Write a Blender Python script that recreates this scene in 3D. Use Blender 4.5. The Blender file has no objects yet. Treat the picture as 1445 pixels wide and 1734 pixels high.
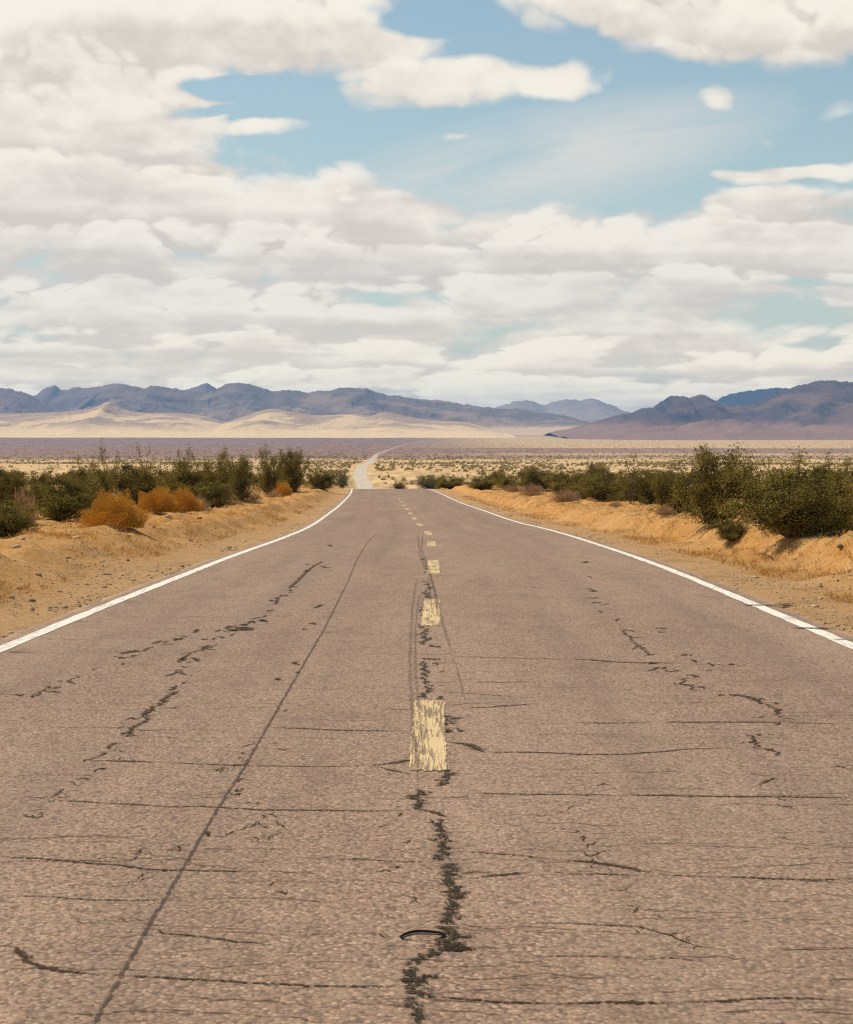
import bpy, math, random
import numpy as np

# ------------------------------------------------------------------ camera, sky, sun, exposure
SC = bpy.context.scene
COL = SC.collection
F = 3660.0            # focal length in units of the 1445-wide frame
CU, HV = 722.5, 745.0  # column straight ahead, row of eye level
H = 1.5               # eye height above the road
cam_d = bpy.data.cameras.new("camera")
cam = bpy.data.objects.new("camera", cam_d)
COL.objects.link(cam)
cam.location = (0, 0, H)
cam.rotation_euler = (math.pi / 2, 0, 0)
cam_d.sensor_fit = 'HORIZONTAL'
cam_d.sensor_width = 36.0
cam_d.lens = 36.0 * F / 1445.0
cam_d.shift_y = -(867.0 - HV) / 1445.0
cam_d.clip_start = 0.1
cam_d.clip_end = 90000
SC.camera = cam

SUN_EL, SUN_AZ = math.radians(56), math.radians(-62)   # azimuth clockwise from +Y (straight ahead)
sdir = (math.sin(SUN_AZ) * math.cos(SUN_EL), math.cos(SUN_AZ) * math.cos(SUN_EL), math.sin(SUN_EL))
sun_d = bpy.data.lights.new("sun", 'SUN')
sun_d.energy = 4.1
sun_d.angle = math.radians(0.5)
sun_d.color = (1.0, 0.87, 0.665)
sun = bpy.data.objects.new("sun", sun_d)
COL.objects.link(sun)
from mathutils import Vector
sun.rotation_euler = Vector(sdir).to_track_quat('Z', 'Y').to_euler()
sun.location = (-30, 20, 60)

SC.view_settings.view_transform = 'Standard'
SC.view_settings.look = 'None'
SC.view_settings.exposure = 0.0
SC.view_settings.gamma = 1.0
SC.view_settings.use_curve_mapping = False
SC.cycles.volume_bounces = 1
SC.cycles.max_bounces = 6
SC.cycles.diffuse_bounces = 3
SC.cycles.transparent_max_bounces = 16
SC.cycles.use_denoising = False
SC.cycles.filter_width = 1.25
SC.cycles.sample_clamp_indirect = 4.0


class S:
    """A node socket that does arithmetic by adding Math nodes."""
    def __init__(s, nt, sock):
        s.nt, s.k = nt, sock

    def m(s, op, *args, clamp=False):
        n = s.nt.nodes.new('ShaderNodeMath')
        n.operation = op
        n.use_clamp = clamp
        for i, v in enumerate((s,) + args):
            if isinstance(v, S):
                s.nt.links.new(v.k, n.inputs[i])
            else:
                n.inputs[i].default_value = v
        return S(s.nt, n.outputs[0])

    def __add__(s, o): return s.m('ADD', o)
    __radd__ = __add__
    def __sub__(s, o): return s.m('SUBTRACT', o)
    def __rsub__(s, o): return s.m('MULTIPLY', -1.0) + o
    def __mul__(s, o): return s.m('MULTIPLY', o)
    __rmul__ = __mul__
    def __truediv__(s, o): return s.m('DIVIDE', o)

    def step(s, a, b, lo=0.0, hi=1.0, smooth=True):
        n = s.nt.nodes.new('ShaderNodeMapRange')
        n.interpolation_type = 'SMOOTHSTEP' if smooth else 'LINEAR'
        s.nt.links.new(s.k, n.inputs['Value'])
        n.inputs['From Min'].default_value = a
        n.inputs['From Max'].default_value = b
        n.inputs['To Min'].default_value = lo
        n.inputs['To Max'].default_value = hi
        return S(s.nt, n.outputs[0])


def vec(nt, x, y, z=0.0):
    n = nt.nodes.new('ShaderNodeCombineXYZ')
    for i, v in enumerate((x, y, z)):
        if isinstance(v, S):
            nt.links.new(v.k, n.inputs[i])
        else:
            n.inputs[i].default_value = v
    return S(nt, n.outputs[0])


def noise(nt, v, scale, detail=4, rough=0.55, dist=0.0, color=False, lac=2.0):
    n = nt.nodes.new('ShaderNodeTexNoise')
    if v is not None:
        nt.links.new(v.k, n.inputs['Vector'])
    n.inputs['Scale'].default_value = scale
    n.inputs['Detail'].default_value = detail
    n.inputs['Roughness'].default_value = rough
    n.inputs['Lacunarity'].default_value = lac
    n.inputs['Distortion'].default_value = dist
    return S(nt, n.outputs['Color' if color else 'Fac'])


def vor(nt, v, scale, feature='F1', out='Distance', rnd=1.0):
    n = nt.nodes.new('ShaderNodeTexVoronoi')
    n.feature = feature
    if v is not None:
        nt.links.new(v.k, n.inputs['Vector'])
    n.inputs['Scale'].default_value = scale
    n.inputs['Randomness'].default_value = rnd
    return S(nt, n.outputs[out])


def sep(nt, v):
    n = nt.nodes.new('ShaderNodeSeparateXYZ')
    nt.links.new(v.k, n.inputs[0])
    return [S(nt, o) for o in n.outputs]


def mixc(nt, fac, a, b, blend='MIX'):
    n = nt.nodes.new('ShaderNodeMix')
    n.data_type = 'RGBA'
    n.blend_type = blend
    ins = [i for i in n.inputs if i.enabled]
    for sock, v in ((n.inputs[0], fac), (n.inputs[6], a), (n.inputs[7], b)):
        if isinstance(v, S):
            nt.links.new(v.k, sock)
        elif isinstance(v, (int, float)):
            sock.default_value = v
        else:
            sock.default_value = (*v, 1.0)
    return S(nt, n.outputs[2])


def vmul(nt, v, t):
    n = nt.nodes.new('ShaderNodeVectorMath')
    n.operation = 'MULTIPLY'
    nt.links.new(v.k, n.inputs[0])
    n.inputs[1].default_value = t
    return S(nt, n.outputs[0])


# ---- the sky: Sky Texture with broken cumulus in world directions
world = bpy.data.worlds.new("World")
SC.world = world
world.use_nodes = True
world.cycles.sampling_method = 'MANUAL'
world.cycles.sample_map_resolution = 256
wt = world.node_tree
for n in list(wt.nodes):
    wt.nodes.remove(n)
w_out = wt.nodes.new('ShaderNodeOutputWorld')
w_bg = wt.nodes.new('ShaderNodeBackground')
w_bg.inputs['Strength'].default_value = 0.1
wt.links.new(w_bg.outputs[0], w_out.inputs[0])
w_sky = wt.nodes.new('ShaderNodeTexSky')
w_sky.sky_type = 'NISHITA'
w_sky.sun_disc = False
w_sky.sun_elevation = SUN_EL
w_sky.sun_rotation = SUN_AZ
w_sky.air_density = 1.0
w_sky.dust_density = 0.6
w_sky.ozone_density = 1.4
tc = wt.nodes.new('ShaderNodeTexCoord')
dx, dy, dz = sep(wt, S(wt, tc.outputs['Generated']))
az = dx.m('ARCTAN2', dy)
hyp = (dx * dx + dy * dy).m('SQRT').m('MAXIMUM', 0.02)
el = dz / hyp


def A(u): return math.atan((u - CU) / F)
def E(v): return (HV - v) / F


# cloud masses by bearing and elevation: (u, v, half width, half height, weight, tilt)
MASSES = [
    (30, 110, 430, 180, 1.1, 0), (555, 78, 300, 66, .95, -.05), (380, 0, 420, 56, .8, 0), (130, 330, 430, 75, .9, 0),
    (800, 143, 290, 52, 1.0, .09), (1290, 18, 520, 128, 1.25, -.10), (190, 250, 345, 105, 1.1, 0),
    (545, 330, 130, 70, .70, 0), (1285, 352, 105, 42, .7, 0), (690, 352, 120, 34, .5, 0),
    (1228, 165, 52, 26, .62, 0), (1290, 298, 135, 21, .75, 0), (766, 229, 56, 13, .7, 0),
    (1440, 300, 90, 26, .6, 0), (1420, 190, 46, 36, .4, 0), (470, 215, 110, 18, .5, 0),
    (365, 152, 110, 24, -.9, .1), (300, 192, 130, 12, -.6, .1), (660, 240, 230, 40, -.3, 0),
    (745, 30, 90, 40, -.5, 0), (660, 505, 110, 15, -.5, 0), (50, 572, 120, 18, -.5, -.1),
    (1390, 482, 140, 13, -.4, 0), (1405, 583, 80, 16, -.4, 0), (400, 525, 70, 12, -.3, 0),
]


def cloud_density(a, e):
    s = (e.m('MAXIMUM', -0.02)) + 0.07
    lg = s.m('LOGARITHM', math.e)
    wcol = noise(wt, vec(wt, a * 16.0, lg * 5.5, 3.7), 1.3, 3, 0.5, color=True)
    w1, w2, _ = sep(wt, wcol)
    aw = a + (w1 - 0.5) * 0.040
    ew = e + (w2 - 0.5) * 0.016
    cov = ew.step(E(305), E(395), -0.42, 0.40)
    cov = cov + e.step(E(-60), E(-500), 0.0, 0.12)
    for (u, v, rx, ry, w, tl) in MASSES:
        p = aw - A(u)
        q = ew - E(v)
        if tl:
            p, q = p + q * tl, q - p * tl
        d2 = (p * (F / rx)).m('POWER', 2.0) + (q * (F / ry)).m('POWER', 2.0)
        cov = cov + (d2 * -w + w).m('MAXIMUM' if w > 0 else 'MINIMUM', 0.0)
    n1 = noise(wt, vec(wt, a * 15.0, lg * 5.0, 3.7), 1.0, 12, 0.56)
    n2 = noise(wt, vec(wt, a * 4.5, lg * 8.0, 8.1), 1.0, 3, 0.5)
    k1 = (n1 - 0.5) * 0.9
    bil = vor(wt, vec(wt, a * 25.0 + w1 * 1.0 + k1, lg * 6.0 + w2 + k1, 1.3), 1.0)
    bil2 = vor(wt, vec(wt, a * 30.0 + w1 * 1.5 + k1, lg * 7.5 + w2 + k1, 5.3), 2.6)
    tex = (n1 - 0.5) * 0.95 + (0.35 - bil * bil) * 0.62 + (0.35 - bil2 * bil2) * 0.26 + (n2 - 0.5) * 0.6
    ph = lg * 5.6 - (0.35 - bil * bil) * 0.75 - (0.35 - bil2 * bil2) * 0.32 - (n1 - 0.5) * 0.5 + (n2 - 0.5) * 2.2
    saw = ph.m('FRACT')
    row = (saw / 0.80).m('MINIMUM', (1.0 - saw) / 0.20)
    return cov, tex, row


c1_, t1_, row_ = cloud_density(az, el)
up_ = el.m('MAXIMUM', 0.0) + 0.06
c2_, t2_, _r2 = cloud_density(az - 0.0025, el + up_ * 0.075)
c3_, t3_, _r3 = cloud_density(az - 0.0010, el + up_ * 0.022)
dn = c1_ + t1_
alpha = dn.step(-0.10, 0.36)
lit = ((t1_ - t2_) * 0.95 + (t1_ - t3_) * 0.65 + (c1_ - c2_) * 0.35 + 0.62)
lit = lit + (row_ - 0.5) * el.step(E(180), E(330), 0.34, 0.62) - 0.03
lit = lit.step(0.10, 1.10)
ccol = mixc(wt, lit, (7.25, 6.55, 5.75), (9.75, 9.1, 7.9))
ccol = mixc(wt, el.step(0.075, 0.0, 0.0, 1.0), ccol, mixc(wt, 1.0, ccol, (1.47, 1.36, 1.08), 'MULTIPLY'))
# thin high streak
st = noise(wt, vec(wt, az * 8.0 + el * 10.0, el * 46.0 - az * 9.0, 0.4), 1.0, 9, 0.6, 0.6)
p_, q_ = az - A(930), el - E(272)
p_, q_ = p_ - q_ * 0.18, q_ + p_ * -0.18
d_ = (p_ * (F / 430)).m('POWER', 2.0) + (q_ * (F / 105)).m('POWER', 2.0) + (st - .5) * 1.2
cir = (1.0 - d_).m('MAXIMUM', 0.0) * st.step(0.2, 0.75) * 1.1
hzn = el.step(0.20, 0.0, 0.05, 0.34)          # the air itself pales toward the horizon
skyc = mixc(wt, 1.0, S(wt, w_sky.outputs[0]), (1.08, 1.12, 0.98), 'MULTIPLY')
skyc = mixc(wt, hzn, skyc, (7.3, 7.3, 7.2))
skyc = mixc(wt, cir.m('MINIMUM', 0.75), skyc, (8.0, 7.6, 6.9))
fin = mixc(wt, alpha, skyc, ccol)
wt.links.new(fin.k, w_bg.inputs['Color'])


# ------------------------------------------------------------------ helpers
def _h(ix, iy, seed):
    n = (ix.astype(np.int64) * 374761393 + iy.astype(np.int64) * 668265263 + seed * 974711) & 0xFFFFFFFF
    n = ((n ^ (n >> 13)) * 1274126177) & 0xFFFFFFFF
    n = (n ^ (n >> 16)) & 0xFFFFFFFF
    return n / 4294967295.0


def vn(x, y, seed=0):
    x = np.asarray(x, float); y = np.asarray(y, float)
    x, y = np.broadcast_arrays(x, y)
    ix, iy = np.floor(x), np.floor(y)
    fx, fy = x - ix, y - iy
    fx = fx * fx * fx * (fx * (fx * 6 - 15) + 10)
    fy = fy * fy * fy * (fy * (fy * 6 - 15) + 10)
    a, b = _h(ix, iy, seed), _h(ix + 1, iy, seed)
    c, d = _h(ix, iy + 1, seed), _h(ix + 1, iy + 1, seed)
    return (a * (1 - fx) + b * fx) * (1 - fy) + (c * (1 - fx) + d * fx) * fy


def fbm(x, y, seed=0, o=4, g=0.5):
    t, a, n = 0.0, 1.0, 0.0
    for k in range(o):
        t = t + a * vn(np.asarray(x) * 2 ** k + 17.3 * k, np.asarray(y) * 2 ** k + 9.1 * k, seed + k)
        n += a
        a *= g
    return t / n


def ridged(x, y, seed=0, o=5, g=0.5):
    t, a, n = 0.0, 1.0, 0.0
    for k in range(o):
        t = t + a * (1 - np.abs(2 * vn(np.asarray(x) * 2 ** k + 5.7 * k, np.asarray(y) * 2 ** k + 3.3 * k, seed + k) - 1))
        n += a
        a *= g
    return t / n


def sstep(a, b, x):
    t = np.clip((np.asarray(x, float) - a) / (b - a), 0, 1)
    return t * t * (3 - 2 * t)


def curve(pts):
    """A smooth monotone-ish curve through (x, y) points."""
    xs = np.array([p[0] for p in pts], float)
    ys = np.array([p[1] for p in pts], float)
    d = np.diff(ys) / np.diff(xs)
    m = np.zeros_like(xs)
    m[0], m[-1] = d[0], d[-1]
    for i in range(1, len(xs) - 1):
        if d[i - 1] * d[i] > 0:
            w1 = 2 * (xs[i + 1] - xs[i]) + (xs[i] - xs[i - 1])
            w2 = (xs[i + 1] - xs[i]) + 2 * (xs[i] - xs[i - 1])
            m[i] = (w1 + w2) / (w1 / d[i - 1] + w2 / d[i])

    def f(x):
        x = np.asarray(x, float)
        i = np.clip(np.searchsorted(xs, x) - 1, 0, len(xs) - 2)
        h = xs[i + 1] - xs[i]
        t = np.clip((x - xs[i]) / h, -1e6, 1e6)
        lo, hi = x < xs[0], x > xs[-1]
        r = ((2 * t ** 3 - 3 * t ** 2 + 1) * ys[i] + (t ** 3 - 2 * t ** 2 + t) * h * m[i]
             + (-2 * t ** 3 + 3 * t ** 2) * ys[i + 1] + (t ** 3 - t ** 2) * h * m[i + 1])
        r = np.where(lo, ys[0] + m[0] * (x - xs[0]), r)
        return np.where(hi, ys[-1] + m[-1] * (x - xs[-1]), r)
    return f


ZR = curve([(-60, 0.45), (0, 0.0), (15, -.17), (33, -.44), (50, -.80), (63, -1.09), (75, -1.36), (98, -1.74), (126, -2.18),
            (160, -2.58), (175, -2.73), (192, -2.91), (205, -3.14), (225, -3.8), (262, -5.9), (340, -9.6), (450, -13.4), (580, -16.0), (700, -16.6),
            (790, -15.7), (880, -14.2), (980, -13.3), (1150, -12.9), (1330, -13.4), (1700, -17.0), (2300, -17.4),
            (3300, -18.5), (4500, -14.5), (6000, -9.5), (9000, 10.5), (11500, 37), (14000, 66), (18000, 88), (34000, 120)])
CX = curve([(-60, -.12), (0, -.03), (12, .01), (22, .05), (33, .105), (48, .10), (59, .02), (73, -.27), (83, -.49), (95, -.74),
            (106, -.97), (126, -1.44), (166, -2.35), (250, -5.2), (500, -14.5), (800, -23), (900, -27.5), (1000, -30.5),
            (1350, -38.5), (2300, -56), (3300, -71), (4500, -67), (6000, -48), (9000, 92), (11500, 243), (13000, 340)])
PAVE = 3.78


def bank_right(Y):
    return 5.75 + 0.9 * (fbm(Y / 7.0, 3.1, 5, 3) - 0.5) + 0.5 * sstep(60, 20, Y)


def ground_z(X, Y):
    X = np.asarray(X, float); Y = np.asarray(Y, float)
    d = X - CX(Y)
    ad = np.abs(d)
    z = ZR(Y) - 0.045 * sstep(PAVE + .1, PAVE - .25, ad) - 0.012
    near = sstep(420, 150, Y)
    br = bank_right(Y)
    hb = 0.34 + 0.22 * (fbm(Y / 4.0, 8.8, 9, 3) - 0.5)
    right = sstep(br - .35, br + .35, d) * hb - 0.05 * sstep(4.2, 5.2, d) * sstep(br + .1, br - .2, d)
    bl = 5.3 + 0.9 * (fbm(Y / 6.0, 1.7, 15, 3) - 0.5)
    left = sstep(4.1, bl + .6, -d) * 0.22 + sstep(bl - .25, bl + .45, -d) * (0.16 + .25 * (fbm(Y / 3.0, 2.2, 21, 3) - .5))
    z = z + near * (right + left)
    # lumps of bladed dirt on both berms
    lump = np.maximum(fbm(X / 0.9, Y / 1.3, 31, 4) - 0.5, 0) * 0.55
    z = z + near * lump * sstep(4.3, 5.6, ad) * sstep(22, 9, ad)
    z = z + near * (0.10 * (fbm(X / 0.33, Y / 0.5, 35, 3) - 0.5) + .16 * (fbm(X / 1.1, Y / 1.7, 37, 4) - .5)) * sstep(4.3, 6.0, ad) * sstep(30, 12, ad)
    # open desert: low swells
    z = z + (0.5 * sstep(9, 40, ad) * (fbm(X / 30.0, Y / 45.0, 41, 3) - 0.5))
    far = sstep(250, 900, Y)
    z = z + far * sstep(12, 90, ad) * 2.2 * (fbm(X / 260.0, Y / 300.0, 51, 4) - 0.5)
    z = z + sstep(3000, 8000, Y) * sstep(100, 1500, ad) * 8.0 * (fbm(X / 1500.0, Y / 1200.0, 61, 3) - 0.5)
    return z


def hit(u, v, road=False, lo=2.0, hi=3000.0):
    """Where the sight line of a point of the photograph meets the ground."""
    Y = np.concatenate([np.arange(lo, 60, 0.02), np.arange(60, 260, 0.1), np.arange(260, hi, 1.0)])
    X = (u - CU) / F * Y
    zz = H + (HV - v) / F * Y
    g = ZR(Y) if road else ground_z(X, Y)
    k = np.argmax(zz <= g)
    if not (zz <= g).any():
        k = len(Y) - 1
    return float(X[k]), float(Y[k]), float(g[k])


def mesh_obj(name, verts, faces, mats, parent=None, smooth=False, attrs=None, midx=None):
    me = bpy.data.meshes.new(name)
    verts = np.asarray(verts, float)
    if isinstance(faces, np.ndarray):
        k = faces.shape[1]
        me.vertices.add(len(verts))
        me.vertices.foreach_set('co', verts.ravel())
        me.loops.add(faces.size)
        me.loops.foreach_set('vertex_index', faces.ravel().astype(np.int32))
        me.polygons.add(len(faces))
        me.polygons.foreach_set('loop_start', np.arange(0, faces.size, k, dtype=np.int32))
        me.update(calc_edges=True)
    else:
        me.from_pydata([tuple(v) for v in verts], [], faces)
    if smooth:
        me.polygons.foreach_set('use_smooth', np.ones(len(me.polygons), bool))
    for an, (dom, arr) in (attrs or {}).items():
        at = me.attributes.new(an, 'FLOAT', dom)
        at.data.foreach_set('value', np.asarray(arr, np.float32))
    for m in (mats if isinstance(mats, (list, tuple)) else [mats]):
        me.materials.append(m)
    if midx is not None:
        me.polygons.foreach_set('material_index', np.asarray(midx, np.int32))
    me.update()
    o = bpy.data.objects.new(name, me)
    COL.objects.link(o)
    if parent is not None:
        o.parent = parent
    return o


def grid_faces(nr, nc):
    i = np.arange(nr - 1)[:, None] * nc + np.arange(nc - 1)[None, :]
    return np.stack([i, i + 1, i + nc + 1, i + nc], -1).reshape(-1, 4)


def tag(o, label=None, cat=None, group=None, kind=None):
    if label: o['label'] = label
    if cat: o['category'] = cat
    if group: o['group'] = group
    if kind: o['kind'] = kind
    return o


def material(name):
    m = bpy.data.materials.new(name)
    m.use_nodes = True
    nt = m.node_tree
    b = nt.nodes['Principled BSDF']
    b.inputs['Specular IOR Level'].default_value = 0.15
    b.inputs['Roughness'].default_value = 0.9
    return m, nt, b


def link(nt, s, sock):
    nt.links.new(s.k, sock)


def bump(nt, b, h, strength, dist):
    n = nt.nodes.new('ShaderNodeBump')
    n.inputs['Strength'].default_value = strength
    n.inputs['Distance'].default_value = dist
    nt.links.new(h.k, n.inputs['Height'])
    nt.links.new(n.outputs[0], b.inputs['Normal'])


def position(nt):
    g = nt.nodes.new('ShaderNodeNewGeometry')
    return S(nt, g.outputs['Position'])


def attr(nt, name):
    n = nt.nodes.new('ShaderNodeAttribute')
    n.attribute_name = name
    return S(nt, n.outputs['Fac'])


# ------------------------------------------------------------------ materials of the setting
m_ground, nt, b = material('desert_ground')
P = position(nt)
gx, gy, gz = sep(nt, P)
lat = attr(nt, 'lat')       # distance from the pavement edge
n_big = noise(nt, P, 0.22, 5, 0.6)
n_mid = noise(nt, P, 1.6, 6, 0.62)
n_fine = noise(nt, P, 9.0, 7, 0.72)
n_speck = noise(nt, P, 70.0, 3, 0.6)
sand = mixc(nt, n_mid.step(.36, .66), (.58, .285, .078), (.64, .375, .145))
sand = mixc(nt, n_big.step(.42, .62) * 0.6, sand, (.58, .28, .07))
grav = mixc(nt, n_mid.step(.35, .65), (.54, .35, .185), (.47, .305, .165))
near_pave = (lat + (n_big - .5) * 2.2 + (n_mid - .5) * 1.2).step(0.1, 2.2, 1.0, 0.0)
col = mixc(nt, near_pave * 0.7, sand, grav)
col = mixc(nt, n_fine.step(.50, .66) * 0.7, col, (.24, .125, .05))
soil = noise(nt, vec(nt, gx * 1.1, gy * .55, 3.0), 1.0, 6, .68)
col = mixc(nt, soil.step(.50, .68) * .6, col, (.31, .165, .06))
col = mixc(nt, n_fine.step(.44, .26) * 0.5, col, (.66, .47, .27))
col = mixc(nt, n_speck.step(.58, .72) * 0.5, col, (.2, .12, .06))
# far plain: pale washes and belts of dark creosote flats
fx, fy = gx / 1000.0, gy / 1000.0
belt = noise(nt, vec(nt, fx * 0.30, fy * 0.9, 2.0), 1.0, 4, 0.55)
belt2 = noise(nt, vec(nt, fx * 1.1, fy * 5.0, 5.0), 1.0, 4, 0.6)
stip = noise(nt, vec(nt, gx * 0.14, gy * 0.022, 0.0), 1.0, 4, 0.75)
stip2 = noise(nt, vec(nt, gx * 0.035, gy * 0.0045, 0.0), 1.0, 3, 0.7)
pale = mixc(nt, stip.step(.4, .62), (.70, .48, .25), (.46, .30, .13))
scrubf = mixc(nt, stip2.step(.38, .64), (.235, .135, .105), (.33, .205, .145))
ysh = fy + (belt - .5) * 1.2 + (belt2 - .5) * 0.7
left_side = fx.step(0.35, -0.15)
in_left = ysh.step(1.9, 2.4) * ysh.step(9.4, 8.8) * left_side
right_side = 1.0 - left_side
in_right = (ysh.step(3.0, 3.4) * ysh.step(4.6, 4.2) * .9 + ysh.step(2.0, 2.2) * ysh.step(2.9, 2.6) * .55
            + ysh.step(9.6, 10.2) * 1.0) * right_side
dark = (in_left + in_right).m('MINIMUM', 1.0)
farc = mixc(nt, dark, pale, scrubf)
fan = ysh.step(9.3, 9.8) * left_side
farc = mixc(nt, fan, farc, (.66, .50, .33))
col = mixc(nt, fy.step(.26, .6), col, farc)
link(nt, col, b.inputs['Base Color'])
hgt = n_fine * 0.5 + n_mid * 0.8 + n_speck * 0.25
bump(nt, b, hgt, 0.9, 0.10)

m_road, nt, b = material('worn_asphalt')
lat, along = attr(nt, 'lat'), attr(nt, 'along')
rv = vec(nt, lat, along * 0.62, 0.0)
stones = vor(nt, rv, 70.0, out='Color')
lane_n = noise(nt, vec(nt, lat * 1.6, along * .045, 2.0), 1.0, 5, .6)
sr, sg, sb = sep(nt, stones)
cell = vor(nt, rv, 70.0)
grit = noise(nt, rv, 120.0, 3, 0.7)
patch = noise(nt, vec(nt, lat, along * 0.16, 0.0), 0.55, 5, 0.6)
mott = noise(nt, vec(nt, lat, along * 0.35, 4.0), 5.0, 5, 0.62)
base = mixc(nt, patch.step(.36, .64), (.298, .187, .128), (.385, .248, .170))
base = mixc(nt, mott.step(.35, .68) * 0.4, base, (.40, .275, .185))
c2 = mixc(nt, sr.step(.62, .98) * 0.75, base, (.54, .38, .265))
c2 = mixc(nt, sg.step(.60, .97) * 0.75, c2, (.105, .068, .048))
c2 = mixc(nt, sb.step(.80, .98) * 0.5, c2, (.38, .21, .13))
c2 = mixc(nt, cell.step(.42, .75) * 0.5, c2, (.11, .076, .056))
wl = (lat.m('ABSOLUTE') - 1.75).m('ABSOLUTE')
wheel = (wl - 0.80).m('ABSOLUTE').step(0.62, 0.05)
c2 = mixc(nt, (wheel * 0.30 * lane_n.step(.3, .7) + lane_n.step(.5, .8) * .16).m('MINIMUM', .4), c2, (.125, .088, .066))
oil = wl.step(.4, 0.0) * patch.step(.4, .6)
c2 = mixc(nt, oil * 0.30, c2, (.11, .085, .07))
edge_n = noise(nt, vec(nt, lat * 1.5, along * 0.7, 7.0), 2.0, 6, 0.65)
dust = (lat.m('ABSOLUTE') + (edge_n - .5) * 0.55).step(3.62, 3.82)
c2 = mixc(nt, dust * 0.92, c2, (.45, .305, .175))
blot = noise(nt, vec(nt, lat * 2.6, along * .9, 11.0), 1.0, 7, .68)
c2 = mixc(nt, blot.step(.50, .70) * .38, c2, (.135, .085, .055))
c2 = mixc(nt, blot.step(.44, .30) * .25, c2, (.42, .30, .20))
film = noise(nt, vec(nt, lat * 0.5, along * 0.05, 9.0), 1.0, 4, 0.6)
c2 = mixc(nt, film.step(.5, .75) * 0.22, c2, (.34, .25, .18))
far_pale = along.step(420, 760) * (1.0 - along.step(1100, 5200) * .6)  # pavement colour turns paler beyond the crest, then partly fades back
c2 = mixc(nt, far_pale, c2, mixc(nt, patch.step(.42, .6), (.60, .51, .40), (.50, .42, .33)))
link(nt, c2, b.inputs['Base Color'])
b.inputs['Roughness'].default_value = 0.82
b.inputs['Specular IOR Level'].default_value = 0.28
bump(nt, b, cell * -1.0 + grit * 0.5, 0.35, 0.006)


def paint_material(name, c, worn, thr):
    m, nt, b = material(name)
    lat, along = attr(nt, 'lat'), attr(nt, 'along')
    rv = vec(nt, lat, along * 0.62, 0.0)
    n1 = noise(nt, vec(nt, lat * 75.0, along * 2.2, 1.0), 1.0, 6, 0.72)
    n2 = noise(nt, rv, 70.0, 3, 0.6)
    cc = mixc(nt, n2.step(.4, .7) * .35, c, tuple(x * .72 for x in c))
    big_ = noise(nt, vec(nt, lat * 9.0, along * 1.1, 6.0), 1.0, 3, .6)
    cc = mixc(nt, (n1 + n2 * 0.35 + (big_ - .5) * .55).step(thr, thr + .10) * worn, cc, (.22, .15, .10))
    link(nt, cc, b.inputs['Base Color'])
    bump(nt, b, n2, 0.4, 0.004)
    return m


m_white = paint_material('white_line_paint', (.80, .76, .68), 0.75, 0.72)
m_yellow = paint_material('yellow_line_paint', (.68, .51, .28), 0.9, 0.645)


def mark_material(name, c, thr, soft, sc=(40, 20), maxa=1.0):
    """dark matter in the road surface with a broken outline"""
    m, nt, b = material(name)
    P = position(nt)
    n = noise(nt, vmul(nt, P, (sc[0], sc[1], 1.0)), 1.0, 4, 0.65)
    across = attr(nt, 'across')
    a = (n - across * 0.22).step(thr, thr + soft) * maxa
    link(nt, a, b.inputs['Alpha'])
    b.inputs['Base Color'].default_value = (*c, 1)
    return m


m_crack = mark_material('crack_void', (.058, .035, .016), 0.29, 0.22, (60, 60))
m_faint = mark_material('fine_crack_void', (.085, .053, .033), 0.31, 0.22, (9, 70), 0.62)
m_weed = mark_material('crack_fill', (.040, .030, .015), 0.27, 0.20, (95, 70))
m_seam = mark_material('seam_tar', (.085, .062, .05), 0.22, 0.25, (60, 14), 0.66)
m_tyre = mark_material('tyre_rubber_trace', (.06, .046, .042), 0.30, 0.34, (60, 16), 0.46)

# ------------------------------------------------------------------ ground sheet
offs = np.concatenate([np.arange(0, 3.6, .6), np.arange(3.6, 9.0, .12), np.arange(9.0, 20, .45)])
g = [20.0]
while g[-1] < 16000:
    g.append(g[-1] * 1.085 + .3)
offs = np.concatenate([offs, g])
offs = np.concatenate([-offs[:0:-1], offs])
rows = [-220, -120, -60, -30, -15, -6, 0, 4]
y = 7.0
while y < 34000:
    rows.append(y)
    y += 0.16 + y * 0.0052 if y < 220 else y * 0.011
rows = np.array(rows, float)
YY = np.repeat(rows[:, None], len(offs), 1)
XX = CX(np.minimum(YY, 13000)) + offs[None, :]
ZZ = ground_z(XX, YY)
ground = mesh_obj('ground', np.stack([XX, YY, ZZ], -1).reshape(-1, 3), grid_faces(len(rows), len(offs)), m_ground,
                  smooth=True, attrs={'lat': ('POINT', np.repeat(np.abs(offs)[None, :] - PAVE, len(rows), 0).ravel())})
tag(ground, kind='structure')

# ------------------------------------------------------------------ road and its markings
rr = np.concatenate([np.arange(-200, 4, 8.0), np.arange(4, 190, 0.5), np.arange(190, 1500, 6.0), np.geomspace(1500, 12800, 220)])
lats = np.array([-PAVE, -3.66, -3.3, -2.4, -1.2, 0, 1.2, 2.4, 3.3, 3.66, PAVE])
LY = np.repeat(rr[:, None], len(lats), 1)
LL = np.repeat(lats[None, :], len(rr), 0).copy()
for s_, k in ((-1, 0), (1, -1)):
    LL[:, k] += s_ * 0.16 * (fbm(rr / 1.1, s_ * 5.0, 71, 4) - 0.5)
LL = LL * (1 - .22 * sstep(300, 700, LY))
RX = CX(LY) + LL
RZ = ZR(LY) - np.where(np.abs(LL) > 3.7, 0.02, 0.0)
road = mesh_obj('road', np.stack([RX, LY, RZ], -1).reshape(-1, 3), grid_faces(len(rr), len(lats)), m_road, smooth=True,
                attrs={'lat': ('POINT', LL.ravel()), 'along': ('POINT', LY.ravel())})
tag(road, kind='structure')


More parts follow.
